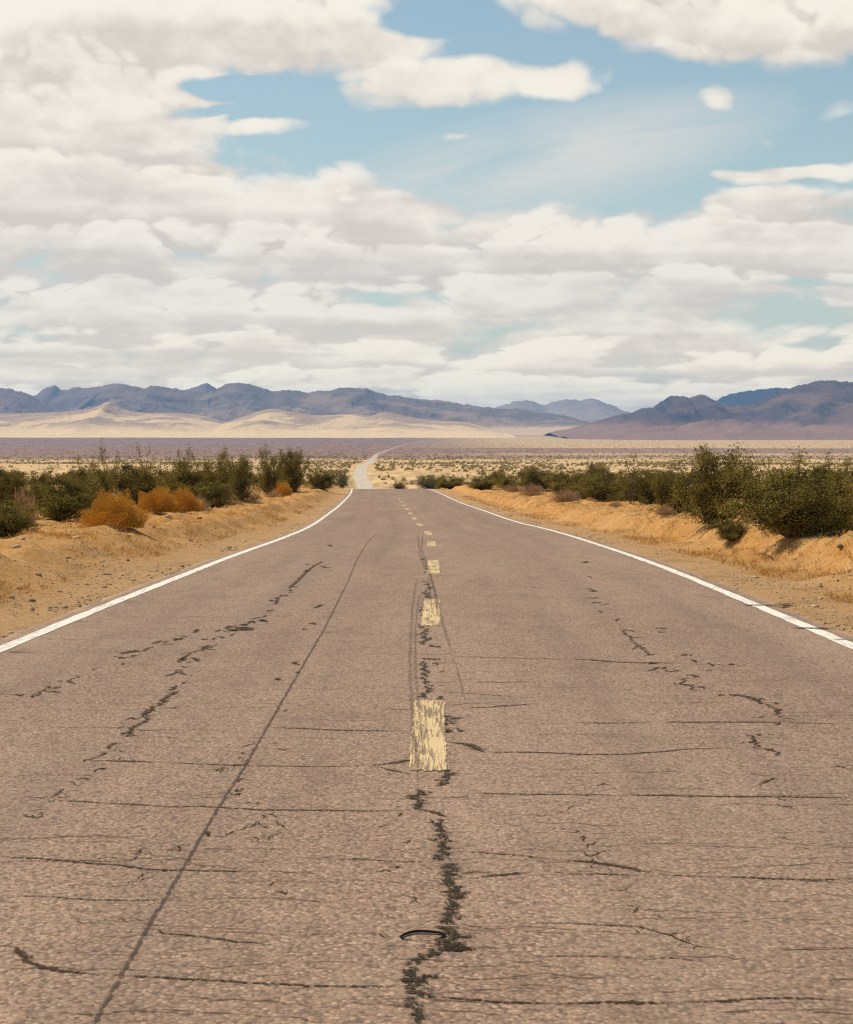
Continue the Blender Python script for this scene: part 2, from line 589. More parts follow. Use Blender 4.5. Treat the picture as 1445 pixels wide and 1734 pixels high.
def strip(name, y0, y1, l0, l1, dz, m, step=0.4, rag=0.0, seed=0, nacross=3):
    ys = np.arange(y0, y1 + step * .5, step) if y1 - y0 < 400 else np.concatenate(
        [np.arange(y0, 200, step), np.geomspace(200, y1, 260)])
    L = l0 + (l1 - l0) * np.linspace(0, 1, nacross)[None, :] + np.zeros((len(ys), 1))
    Y = np.repeat(ys[:, None], nacross, 1)
    if rag:
        L[:, 0] += rag * (fbm(ys / .06, 1.0, seed, 3) - .5)
        L[:, -1] += rag * (fbm(ys / .06, 9.0, seed + 3, 3) - .5)
        Y[0, :] += rag * 5 * (fbm(np.arange(nacross) / 1.3, 4.0, seed + 7, 3) - .5)
        Y[-1, :] += rag * 5 * (fbm(np.arange(nacross) / 1.3, 14.0, seed + 9, 3) - .5)
    o = mesh_obj(name, np.stack([CX(Y) + L, Y, ZR(Y) + dz], -1).reshape(-1, 3), grid_faces(len(ys), nacross), m, road,
                 attrs={'lat': ('POINT', L.ravel()), 'along': ('POINT', Y.ravel())})
    return o


strip('edge_line', 2, 330, -3.565, -3.43, .004, m_white, rag=.03, seed=3)
strip('edge_line', 2, 330, 3.43, 3.565, .004, m_white, rag=.03, seed=13)
for k, (va, vb) in enumerate([(1306, 1187), (1060, 1016), (972, 949), (926, 917), (906, 900), (891, 886.5), (880, 876.5),
                              (871, 868), (863.5, 861), (857, 855), (850.5, 849), (845, 844)]):
    ya = hit(CU, va, True)[1]
    yb = hit(CU, vb, True)[1]
    strip('centre_dash', ya, max(yb, ya + 2.6), -.092, .094, .004, m_yellow, step=.05 if k < 3 else .2, rag=.022, seed=30 + k,
          nacross=13 if k < 3 else 3)


def densify(pts, step):
    out = []
    for (a, b) in zip(pts[:-1], pts[1:]):
        n = max(1, int(math.hypot(b[0] - a[0], b[1] - a[1]) / step))
        for i in range(n):
            out.append((a[0] + (b[0] - a[0]) * i / n, a[1] + (b[1] - a[1]) * i / n))
    out.append(pts[-1])
    return out


def smooth_path(pts):
    """world (x, y) polyline -> the same path with smooth joints"""
    p = np.array(pts, float)
    t = np.concatenate([[0], np.cumsum(np.hypot(*np.diff(p, axis=0).T))])
    return t, p


def ribbon_geo(pix, w, dz, seed, jit=0.012, wob=.65, step=.012, ends=True, taper=.12):
    wp = [hit(u, v, True)[:2] for (u, v) in pix]
    t, p = smooth_path(wp)
    n = max(3, int(t[-1] / step))
    tt = np.linspace(0, t[-1], n)
    x, y = np.interp(tt, t, p[:, 0]), np.interp(tt, t, p[:, 1])
    tx, ty = np.gradient(x), np.gradient(y)
    ln = np.hypot(tx, ty) + 1e-9
    nx, ny = -ty / ln, tx / ln
    j = jit * (2 * fbm(tt / .11, 0.5, seed, 4, .6) - 1) + jit * .8 * (2 * vn(tt / .03, 1.5, seed + 5) - 1)
    ww = w * (1 - wob + 2 * wob * fbm(tt / .07, 7.5, seed + 9, 4, .75))
    if ends:
        ww = ww * np.clip(np.minimum(tt, t[-1] - tt) / taper, 0.15, 1)
    x, y = x + nx * j, y + ny * j
    V, AC = [], []
    for s_, ac in ((-1, 1), (0, 0), (1, 1)):
        xs, ys = x + nx * ww * .5 * s_, y + ny * ww * .5 * s_
        V.append(np.stack([xs, ys, ZR(ys) + dz], -1))
        AC.append(np.full(n, ac))
    return np.stack(V, 1).reshape(-1, 3), grid_faces(n, 3), np.stack(AC, 1).ravel()


class Ribbons:
    def __init__(s): s.v, s.f, s.a, s.n = [], [], [], 0

    def add(s, v, f, a):
        s.v.append(v); s.f.append(f + s.n); s.a.append(a); s.n += len(v)

    def build(s, name, m):
        return mesh_obj(name, np.concatenate(s.v), np.concatenate(s.f), m, road, attrs={'across': ('POINT', np.concatenate(s.a))})


CRACKS = [  # (width in metres, points)
    (.020, [(150, 1289), (215, 1290), (270, 1292)]), (.009, [(270, 1292), (400, 1297), (550, 1299), (630, 1297)]),
    (.022, [(630, 1297), (665, 1294), (692, 1288), (730, 1286)]), (.016, [(640, 1299), (668, 1306), (695, 1312)]),
    (.011, [(75, 1356), (190, 1362), (290, 1368), (340, 1367), (440, 1372), (560, 1374), (640, 1375), (690, 1373)]),
    (.020, [(690, 1373), (715, 1373), (740, 1378), (758, 1386)]),
    (.014, [(0, 1452), (70, 1455), (140, 1462), (205, 1467), (255, 1474), (340, 1476), (430, 1478), (447, 1475)]),
    (.014, [(205, 1466), (235, 1450), (249, 1446)]), (.012, [(255, 1474), (232, 1490), (208, 1501)]),
    (.009, [(0, 1518), (80, 1521), (160, 1527), (240, 1527), (300, 1527)]),
    (.024, [(0, 1604), (25, 1607), (45, 1630), (75, 1641), (110, 1648), (170, 1652)]),
    (.016, [(170, 1652), (240, 1656), (330, 1660), (430, 1666), (520, 1672), (630, 1673), (690, 1672)]),
    (.011, [(250, 1573), (280, 1582), (330, 1586), (400, 1596), (460, 1601)]),
    (.007, [(545, 1456), (620, 1458), (690, 1461), (735, 1460)]),
    (.010, [(785, 1343), (850, 1345), (920, 1346), (1050, 1347)]),
    (.017, [(1050, 1347), (1150, 1349), (1230, 1350), (1340, 1351), (1445, 1352)]),
    (.010, [(780, 1443), (880, 1450), (950, 1457)]), (.026, [(950, 1457), (1010, 1463), (1060, 1471), (1100, 1480)]),
    (.012, [(1100, 1480), (1140, 1484), (1220, 1487)]), (.021, [(1220, 1487), (1310, 1490), (1380, 1491), (1445, 1490)]),
    (.020, [(795, 1490), (850, 1483), (915, 1478)]), (.009, [(915, 1478), (960, 1481), (1060, 1483), (1100, 1483)]),
    (.020, [(725, 1690), (760, 1694), (850, 1698), (940, 1701)]), (.026, [(940, 1701), (1040, 1700), (1160, 1701)]),
    (.015, [(1160, 1701), (1200, 1698), (1290, 1693), (1360, 1692), (1430, 1697)]),
    (.010, [(880, 1620), (960, 1622), (1100, 1624)]), (.016, [(1100, 1624), (1190, 1628)]),
    (.009, [(900, 1565), (970, 1566), (1080, 1570), (1130, 1584), (1180, 1606)]),
    (.026, [(757, 1257), (790, 1261), (806, 1268), (820, 1275)]),
    (.013, [(820, 1275), (900, 1275), (985, 1278), (1060, 1278), (1120, 1274), (1165, 1270), (1230, 1267)]),
    (.009, [(965, 1224), (1020, 1226), (1110, 1224)]), (.017, [(1110, 1224), (1200, 1224), (1320, 1224)]),
    (.008, [(1320, 1224), (1440, 1227)]),
    (.017, [(965, 1117), (1000, 1118), (1050, 1122), (1100, 1123), (1152, 1123)]), (.007, [(760, 1112), (860, 1115), (965, 1117)]),
    (.03, [(1140, 1147), (1162, 1149), (1152, 1159), (1172, 1163), (1176, 1170), (1202, 1170)]),
    (.02, [(1230, 1176), (1265, 1180), (1290, 1190)]), (.035, [(1290, 1190), (1310, 1200), (1316, 1208), (1330, 1218)]),
    (.03, [(1265, 1243), (1280, 1256), (1284, 1268), (1312, 1270), (1315, 1283)]),
    (.03, [(1052, 1064), (1068, 1082), (1072, 1086), (1085, 1097), (1100, 1110)]), (.03, [(1412, 1297), (1445, 1302)]),
    (.011, [(780, 1200), (830, 1198), (905, 1192)]), (.007, [(740, 1172), (800, 1175), (870, 1180)]),
    (.007, [(790, 1155), (850, 1156), (915, 1154)]),
    (.06, [(546, 951), (533, 958), (520, 968), (508, 980), (490, 997)]), (.05, [(481, 1007), (470, 1013), (466, 1024)]),
    (.045, [(322, 1106), (306, 1120), (312, 1113), (300, 1124)]), (.035, [(300, 1133), (312, 1143), (328, 1146)]),
    (.045, [(303, 1170), (285, 1180), (272, 1190), (245, 1210), (248, 1222), (225, 1232), (212, 1250)]),
    (.04, [(196, 1258), (184, 1271)]), (.018, [(218, 1236), (240, 1238), (270, 1238)]),
    (.03, [(203, 1289), (215, 1282)]), (.022, [(110, 1336), (92, 1348), (78, 1354)]),
    (.035, [(84, 1165), (66, 1173), (50, 1178)]), (.012, [(0, 1177), (50, 1177)]), (.03, [(237, 1101), (205, 1108)]),
    (.03, [(430, 1066), (412, 1068), (418, 1063), (380, 1063)]), (.03, [(366, 1091), (360, 1096)]),
    (.02, [(380, 1298), (374, 1305), (372, 1312)]), (.018, [(463, 1390), (473, 1397), (490, 1407)]),
    (.012, [(455, 1233), (500, 1234), (590, 1238), (690, 1239)]), (.014, [(650, 1202), (698, 1202)]),
    (.010, [(460, 1268), (500, 1274)]), (.035, [(690, 1515), (700, 1525), (706, 1530)]), (.012, [(640, 1518), (690, 1520)]),
]
big = Ribbons()
for k, (w, pts) in enumerate(CRACKS):
    trans = abs(pts[-1][1] - pts[0][1]) < .3 * abs(pts[-1][0] - pts[0][0])
    yk = hit(pts[len(pts) // 2][0], pts[len(pts) // 2][1], True)[1]
    big.add(*ribbon_geo(pts, w * (2.0 * (yk / 7.0) ** 1.15 if trans else .95), .0026 + .00001 * k, 100 + 11 * k, jit=.010 if w < .03 else .03))
big.build('crack', m_crack)

fine = Ribbons()
FAINT = [[(0, 1105), (60, 1106), (130, 1108)], [(160, 1105), (240, 1103)], [(270, 1055), (360, 1051), (455, 1053)], [(250, 1087), (310, 1087)],
         [(120, 1144), (190, 1142)], [(60, 1202), (150, 1203), (250, 1202)], [(300, 1185), (365, 1186)], [(830, 1060), (1000, 1062), (1100, 1061)],
         [(10, 1318), (60, 1312), (160, 1314)], [(1040, 1541), (1200, 1546), (1300, 1544)], [(1130, 1432), (1330, 1438)]]
for k, pts in enumerate(FAINT):
    fine.add(*ribbon_geo(pts, .024, .0020 + .00001 * k, 1100 + 11 * k))
rng = random.Random(8)
for k in range(210):
    v = 960 + 774 * rng.random() ** 1.25
    u = rng.uniform(-60, 1445)
    ln = rng.uniform(60, 420) * (0.5 + 0.5 * (v - 900) / 800)
    edge = 3.3 / (H * F / (v - 780)) * F
    if abs(u - CU) > edge or abs(u + ln - CU) > edge:
        continue
    sl = rng.uniform(-.02, .03) * (v - 780) / 400
    pts = [(u + ln * t, v + ln * t * sl + rng.uniform(-1, 1) * (v - 780) / 240) for t in (0, .12, .25, .4, .5, .65, .8, .9, 1)]
    fine.add(*ribbon_geo(pts, rng.uniform(.010, .028), .0016 + .000003 * k, 3000 + 7 * k, step=.03))
fine.build('hairline_crack', m_faint)

# strings of short broken cracks along the wheel paths
frag = Ribbons()
CHAINS = [([(560, 930), (546, 951), (520, 968), (490, 998), (466, 1024), (432, 1048), (400, 1066), (365, 1092), (322, 1108), (300, 1145), (285, 1182), (245, 1212), (215, 1250), (186, 1270), (150, 1315), (95, 1350), (50, 1385)], 1.0),
          ([(455, 1052), (400, 1062), (340, 1072), (290, 1085), (235, 1103), (190, 1120), (155, 1136), (100, 1158), (50, 1178)], .7),
          ([(540, 1030), (548, 1040), (500, 1110), (450, 1240), (375, 1310), (470, 1392), (250, 1448), (255, 1475), (228, 1500)], .35),
          ([(985, 950), (1005, 1012), (1050, 1066), (1085, 1097), (1105, 1125), (1160, 1150), (1190, 1172), (1245, 1178), (1300, 1195), (1325, 1218), (1275, 1250), (1310, 1280), (1330, 1390), (1350, 1440)], .8),
          ([(1105, 1055), (1125, 1070), (1180, 1130), (1230, 1128)], .5), ([(1020, 1330), (985, 1345), (965, 1375), (1050, 1520), (1110, 1575), (1180, 1606)], .5),
          ([(735, 1100), (760, 1190), (780, 1260)], .4), ([(690, 1340), (640, 1520), (690, 1530), (640, 1600)], .4), ([(455, 1400), (470, 1480), (475, 1560)], .5)]
q = 0
for pts, dens in CHAINS:
    for (u, v) in densify(pts, 7):
        sc_ = (v - 780) / 500.0
        if rng.random() > dens * .75:
            continue
        ang = rng.choice((0, 0, 0, .5, -.6, math.pi * .8))
        ln = rng.uniform(5, 26) * (.35 + sc_)
        u0, v0 = u + rng.gauss(0, 9 * (.4 + sc_)), v + rng.gauss(0, 3)
        pp = []
        for t in (-.5, -.2, .1, .3, .5):
            pp.append((u0 + ln * t * math.cos(ang) + rng.gauss(0, 1.5), v0 + ln * .45 * t * math.sin(ang) + rng.gauss(0, 1.1) * (.5 + sc_)))
        yk = hit(u0, v0, True)[1]
        q += 1
        frag.add(*ribbon_geo(pp, rng.uniform(.014, .036) * (yk / 9.0), .0012 + .000002 * q, 7000 + 13 * q, jit=.012))
frag.build('broken_crack', m_crack)

# the ragged joint along the centre line, opened up and filled with dirt
rag = Ribbons()
CENTRE = [([(722, 945), (726, 970)], 9, .5), ([(722, 985), (720, 1010), (719, 1045)], 9, .8), ([(717, 1058), (719, 1075), (720, 1090)], 10, 1.3),
          ([(730, 1094), (744, 1096)], 7, .7), ([(716, 1116), (742, 1117)], 5, .8), ([(716, 1122), (718, 1135), (722, 1158), (728, 1168), (714, 1181)], 9, .9),
          ([(752, 1214), (765, 1220), (752, 1230), (757, 1240)], 14, 1.0), ([(757, 1306), (752, 1322), (744, 1331)], 14, 1.5),
          ([(712, 1341), (704, 1350), (710, 1362), (704, 1370)], 15, 1.5), ([(738, 1391), (746, 1402), (750, 1440), (746, 1458)], 15, 1.5),
          ([(762, 1466), (766, 1480), (760, 1492), (769, 1510), (764, 1530), (768, 1548), (761, 1566)], 18, 1.7),
          ([(757, 1572), (770, 1590), (755, 1600), (790, 1610), (745, 1611)], 18, 1.6), ([(742, 1616), (718, 1622), (702, 1634)], 13, 1.0),
          ([(700, 1642), (688, 1662), (704, 1664), (722, 1656), (700, 1676), (716, 1690)], 18, 1.1), ([(698, 1692), (704, 1715), (708, 1733)], 15, 1.1)]
k = 0
for pts, spread, dens in CENTRE:
    for (u, v) in densify(pts, 2.3):
        for q in range(2 if rng.random() < dens - .6 else 1):
            sc_ = (v - 780) / 700.0
            uu = u + rng.gauss(0, spread * .42)
            half = rng.uniform(.25, 1.25) * spread * .8
            hh = rng.uniform(1.6, 3.8) * (.5 + .6 * sc_)
            n = 12
            ring = []
            for i in range(n):
                th = 2 * math.pi * i / n
                r = rng.uniform(.35, 1.3)
                ring.append((uu + half * r * math.cos(th), v + hh * r * math.sin(th)))
            x0, y0, _ = hit(uu, v, True)
            # local ground scale: metres per unit sideways and along
            mx, my = y0 / F, y0 * y0 / (F * (H + .3))
            k += 1
            dz = .0035 + .0000012 * k
            vv = [(x0, y0, float(ZR(y0)) + dz)]
            for (ru, rv_) in ring:
                yy = y0 - (rv_ - v) * my
                vv.append((x0 + (ru - uu) * mx, yy, float(ZR(yy)) + dz))
            ff = np.array([[0, 1 + i, 1 + (i + 1) % n, 1 + (i + 1) % n] for i in range(n)])
            rag.add(np.array(vv), ff, np.array([0.0] + [1.0] * n))
# triangles only
rv_, rf_, ra_ = np.concatenate(rag.v), np.concatenate(rag.f)[:, :3], np.concatenate(rag.a)
mesh_obj('centre_joint', rv_, rf_, m_weed, road, attrs={'across': ('POINT', ra_)})

seam = Ribbons()
seam.add(*ribbon_geo([(150, 1750), (160, 1734), (205, 1655), (250, 1573), (300, 1490), (340, 1420), (370, 1368), (412, 1303), (455, 1228), (500, 1150), (550, 1064),
                      (590, 984), (606, 945), (622, 920), (640, 900)], .019, .0030, 77, jit=.004, wob=.25, ends=False))
seam.build('sealed_seam', m_seam)

tyre = Ribbons()
TY = [(.022, [(706, 980), (701, 1010), (698, 1035), (696, 1070), (694, 1120), (695, 1160), (698, 1195), (701, 1250), (706, 1300), (708, 1345)]),
      (.020, [(712, 1000), (707, 1030), (704, 1060), (703, 1110), (705, 1160), (709, 1195), (714, 1250), (718, 1300)]),
      (.018, [(719, 1190), (722, 1235), (727, 1275)]),
      (.030, [(716, 905), (714, 930), (720, 955), (728, 975), (738, 1005), (748, 1050), (757, 1080), (766, 1107)]),
      (.022, [(722, 950), (730, 975), (735, 1000), (742, 1045)]), (.020, [(724, 975), (728, 1000), (732, 1040)]),
      (.016, [(766, 1107), (776, 1140), (790, 1200)]), (.03, [(708, 905), (711, 940), (722, 970)]),]
for k, (w, pts) in enumerate(TY):
    tyre.add(*ribbon_geo(pts, w * 2.0, .0062 + .00003 * k, 500 + 9 * k, jit=.004, wob=.2, taper=1.6))
tyre.build('tyre_mark', m_tyre)
# dirt-filled cracks crossing the right edge line
cross = Ribbons()
for k, pts in enumerate([[(1256, 1025), (1290, 1026), (1325, 1026), (1338, 1022)], [(1340, 1064), (1385, 1065), (1420, 1066)], [(1405, 1083), (1445, 1085)],
                         [(150, 1054), (120, 1053)], [(5, 1105), (50, 1106)]]):
    cross.add(*ribbon_geo(pts, .24 if k < 2 else .10, .0075 + .00002 * k, 900 + k, jit=.01))
cross.build('dirt_filled_crack', m_crack)

# ------------------------------------------------------------------ mountains
def rock_material(name, dark, light, low, zlow, zhigh, light_amt=.5, scale=1.0):
    m, nt, b = material(name)
    P = position(nt)
    px, py, pz = sep(nt, P)
    g = nt.nodes.new('ShaderNodeNewGeometry')
    nx, ny, nz = sep(nt, S(nt, g.outputs['Normal']))
    n1 = noise(nt, P, (.0019 * scale), 5, .6)
    n2 = noise(nt, P, .006 * scale, 5, .62)
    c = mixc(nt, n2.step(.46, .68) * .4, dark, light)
    c = mixc(nt, n1.step(.49, .57) * light_amt, c, light)  # on the dark ranges these patches paint sun and cloud shadow into the colour
    cov = ((pz - zlow) / (zhigh - zlow) + (n2 - .5) * .9 + (n1 - .5) * 1.2).step(1.0, .25)
    flat = nz.step(.80, .95)
    cov = (cov + flat * .25).m('MINIMUM', 1.0)
    c = mixc(nt, cov, c, low)
    link(nt, c, b.inputs['Base Color'])
    bump(nt, b, n2, .6, 40.0)
    return m


def mountain(name, outline, dist, front, back, zb, mat, seed, gully=.42, spur=900., rough_px=2.6, pw=1.15, nu=420, nv=90, soft=False):
    out = curve(outline)
    us = np.linspace(outline[0][0], outline[-1][0], nu)
    jag = np.zeros_like(us) if soft else rough_px * 2 * (fbm(us / 9.0, 2.0, seed, 4, .6) - .5) * dist / F
    vs = out(us)
    X0 = (us - CU) / F * dist
    Hh = np.maximum(H + (HV - vs) / F * dist, zb + .5)
    t = np.concatenate([np.linspace(-1, 0, int(nv * .72)), np.linspace(0, 1, int(nv * .28) + 1)[1:]])
    T, X = np.meshgrid(t, X0, indexing='ij')
    HH = Hh[None, :] + jag[None, :] * np.exp(-np.abs(t) / .05)[:, None]
    Yd = np.where(T < 0, T * front, T * back)
    at = np.abs(T)
    # spurs run down from the crest: shift the fall line sideways with noise
    sx = X / spur + .8 * (fbm(X / (spur * 2), Yd / (spur * 2), seed + 3, 3) - .5)
    wx = 1.1 * (fbm(X / (spur * .9), Yd / (spur * .55), seed + 41, 4) - .5)
    rd = ridged(sx + wx + Yd / (spur * 1.3), Yd / (spur * .85) + wx, seed + 11, 5, .55)
    p = np.clip(1 - at, 0, 1) ** pw
    carve = gully * (1 - rd) * sstep(0, .35, at) * 1.6
    fine_ = ridged(X / (spur * .34), Yd / (spur * .26), seed + 31, 5, .6)
    gb = ZR(dist + Yd) - 4
    hz_ = np.clip(p * (1 - carve) + (.10 * (rd - .6) - .22 * (1 - fine_) * (0 if soft else 1)) * sstep(0.015, .25, at) * p, 0, 1)
    z = gb + np.maximum(HH - gb, .5) * hz_ - 8 * sstep(.93, 1, at)
    o = mesh_obj(name, np.stack([X, dist + Yd, z], -1).reshape(-1, 3), grid_faces(len(t), nu), mat, smooth=True)
    return tag(o, kind='structure')


m_blue = rock_material('cloud_shaded_rock', (.034, .042, .058), (.30, .195, .14), (.66, .46, .28), 25, 95, .75)  # dark bluish tone has the cloud shadow over this range painted in
m_brown = rock_material('brown_rock', (.19, .135, .11), (.30, .205, .145), (.32, .215, .15), 60, 170, .6)
m_right = rock_material('right_hill_rock', (.034, .038, .052), (.23, .14, .105), (.30, .175, .125), 15, 100, .6)  # dark tone here also carries painted cloud shadow
m_pale = rock_material('far_pale_rock', (.30, .24, .20), (.44, .34, .27), (.45, .34, .26), 0, 60, .5, .6)
m_far = rock_material('far_blue_rock', (.04, .04, .042), (.08, .07, .065), (.1, .08, .07), 0, 60, .3, .6)
m_fan = rock_material('pale_fan_sand', (.30, .19, .13), (.84, .60, .32), (.84, .60, .32), 0, 75, .8, 1.3)

# nearer things last so that the numbers read from back to front
mountain('mountain', [(780, 735), (815, 705), (840, 691), (860, 684), (880, 678), (900, 680), (920, 685), (940, 680), (960, 677), (985, 677),
                      (1005, 675), (1025, 681), (1045, 690), (1065, 698), (1100, 712), (1150, 735)], 17500, 2600, 2500, 60, m_pale, 210, gully=.3, spur=1500)
mountain('mountain', [(1130, 735), (1180, 697), (1200, 685), (1215, 677), (1235, 668), (1260, 663), (1280, 660), (1300, 657), (1325, 656), (1350, 660),
                      (1400, 664), (1450, 690), (1500, 735)], 15800, 2600, 2500, 60, m_far, 220, gully=.3, spur=1400)
mountain('mountain', [(-420, 735), (-300, 690), (-180, 668), (-90, 672), (-30, 662), (30, 672), (62, 668), (75, 658), (92, 653), (108, 661), (125, 657), (150, 656), (170, 653), (190, 650),
                      (205, 649), (225, 654), (260, 664), (300, 664), (325, 657), (340, 651), (350, 649), (360, 654), (375, 662), (420, 672), (470, 690), (520, 735)], 15500, 2600, 2500, 80, m_brown, 230, gully=.55, spur=800)
mountain('mountain', [(-450, 735), (-250, 680), (-120, 662), (-60, 668), (-20, 655), (0, 657), (22, 660), (40, 664), (60, 674), (90, 690), (125, 705), (160, 735)], 13000, 2300, 2000, 75, m_brown, 240, gully=.6, spur=800)
mountain('mountain', [(100, 735), (140, 690), (160, 672), (178, 658), (205, 651), (225, 655), (245, 657), (258, 652), (280, 656), (310, 661), (345, 665), (360, 661), (385, 650), (405, 648),
                      (425, 651), (450, 659), (470, 662), (490, 660), (520, 664), (545, 662), (570, 658), (595, 656), (615, 657), (640, 665), (665, 670), (690, 672), (715, 676),
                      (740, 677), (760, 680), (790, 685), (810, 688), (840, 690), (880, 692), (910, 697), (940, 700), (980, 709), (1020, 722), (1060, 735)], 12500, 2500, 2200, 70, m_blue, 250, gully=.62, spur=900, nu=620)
mountain('mountain', [(930, 733), (985, 721), (1010, 713), (1030, 707), (1060, 700), (1085, 693), (1105, 690), (1120, 680), (1140, 671), (1155, 670), (1165, 674), (1178, 671), (1190, 669), (1205, 675),
                      (1220, 683), (1240, 687), (1260, 687), (1285, 678), (1300, 672), (1320, 663), (1345, 655), (1370, 649), (1400, 643), (1425, 646), (1455, 646), (1500, 655), (1600, 668), (1750, 700), (1850, 735)],
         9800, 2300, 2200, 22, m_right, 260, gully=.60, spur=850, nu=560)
mountain('hill', [(-520, 738), (-300, 712), (-100, 703), (0, 701), (60, 699), (110, 697), (148, 693), (170, 686), (184, 680), (198, 687), (216, 695), (250, 699), (300, 699), (332, 702), (382, 714), (420, 724), (470, 736)],
         10400, 1500, 1600, 32, m_fan, 270, gully=.24, spur=420, soft=True, pw=1.25)
mountain('hill', [(330, 737), (380, 716), (420, 703), (448, 694), (462, 692), (500, 698), (546, 703), (600, 701), (626, 704), (652, 698), (676, 702), (700, 707), (740, 712), (782, 714), (820, 724), (860, 737)],
         10300, 1400, 1600, 32, m_fan, 280, gully=.24, spur=380, soft=True, pw=1.25)

# ------------------------------------------------------------------ plants
def leaf_material(name, c1, c2, c3, trans=.25):
    m = bpy.data.materials.new(name)
    m.use_nodes = True
    nt = m.node_tree
    b = nt.nodes['Principled BSDF']
    b.inputs['Roughness'].default_value = .65
    b.inputs['Specular IOR Level'].default_value = .08
    r = attr(nt, 'tone')
    oi = nt.nodes.new('ShaderNodeObjectInfo')
    rnd = S(nt, oi.outputs['Random'])
    c = mixc(nt, r.step(0.0, 1.0, smooth=False), c1, c2)
    c = mixc(nt, rnd * .5, c, c3)
    link(nt, c, b.inputs['Base Color'])
    tr = nt.nodes.new('ShaderNodeBsdfTranslucent')
    nt.links.new(c.k, tr.inputs['Color'])
    mx = nt.nodes.new('ShaderNodeMixShader')
    mx.inputs[0].default_value = trans
    nt.links.new(b.outputs[0], mx.inputs[1])
    nt.links.new(tr.outputs[0], mx.inputs[2])
    nt.links.new(mx.outputs[0], nt.nodes['Material Output'].inputs[0])
    return m


m_green = leaf_material('creosote_leaf', (.046, .045, .010), (.40, .31, .07), (.15, .12, .026))
m_orange = leaf_material('rust_seedhead', (.46, .22, .028), (.80, .46, .08), (.64, .33, .045), .12)
m_olive = leaf_material('olive_leaf', (.16, .12, .04), (.30, .21, .08), (.22, .16, .06))
m_scrub = leaf_material('plain_scrub_leaf', (.24, .18, .06), (.46, .35, .15), (.34, .25, .09))
m_straw = leaf_material('dry_twig', (.36, .23, .12), (.52, .35, .19), (.42, .25, .13))
m_bark, nt, b = material('grey_brown_bark')
link(nt, mixc(nt, noise(nt, position(nt), 30., 3), (.10, .07, .045), (.23, .17, .11)), b.inputs['Base Color'])


def tube(pts, r0, r1, V, Fc, sides=4):
    pts = np.array(pts)
    n = len(pts)
    base = sum(len(v) for v in V)
    tg = np.gradient(pts, axis=0)
    tg /= np.linalg.norm(tg, axis=1)[:, None] + 1e-9
    up = np.array([.3, .5, .8])
    a = np.cross(tg, up); a /= np.linalg.norm(a, axis=1)[:, None] + 1e-9
    bb = np.cross(tg, a)
    r = np.linspace(r0, r1, n)[:, None]
    rings = [pts + r * (a * math.cos(2 * math.pi * k / sides) + bb * math.sin(2 * math.pi * k / sides)) for k in range(sides)]
    V.append(np.stack(rings, 1).reshape(-1, 3))
    for i in range(n - 1):
        for k in range(sides):
            Fc.append((base + i * sides + k, base + i * sides + (k + 1) % sides, base + (i + 1) * sides + (k + 1) % sides, base + (i + 1) * sides + k))


def leaves(centres, size, rs, elong=1.6, dirs=None):
    n = len(centres)
    d = rs.normal(size=(n, 3)) if dirs is None else dirs + rs.normal(size=(n, 3)) * .25
    d /= np.linalg.norm(d, axis=1)[:, None]
    s = rs.normal(size=(n, 3))
    s = np.cross(d, s); s /= np.linalg.norm(s, axis=1)[:, None] + 1e-9
    ln = (size * rs.uniform(.6, 1.4, n))[:, None]
    w = ln / elong
    V = np.stack([centres - d * ln * .5, centres + s * w * .5, centres + d * ln * .5, centres - s * w * .5], 1).reshape(-1, 3)
    Fc = np.arange(n * 4).reshape(-1, 4)
    return V, Fc


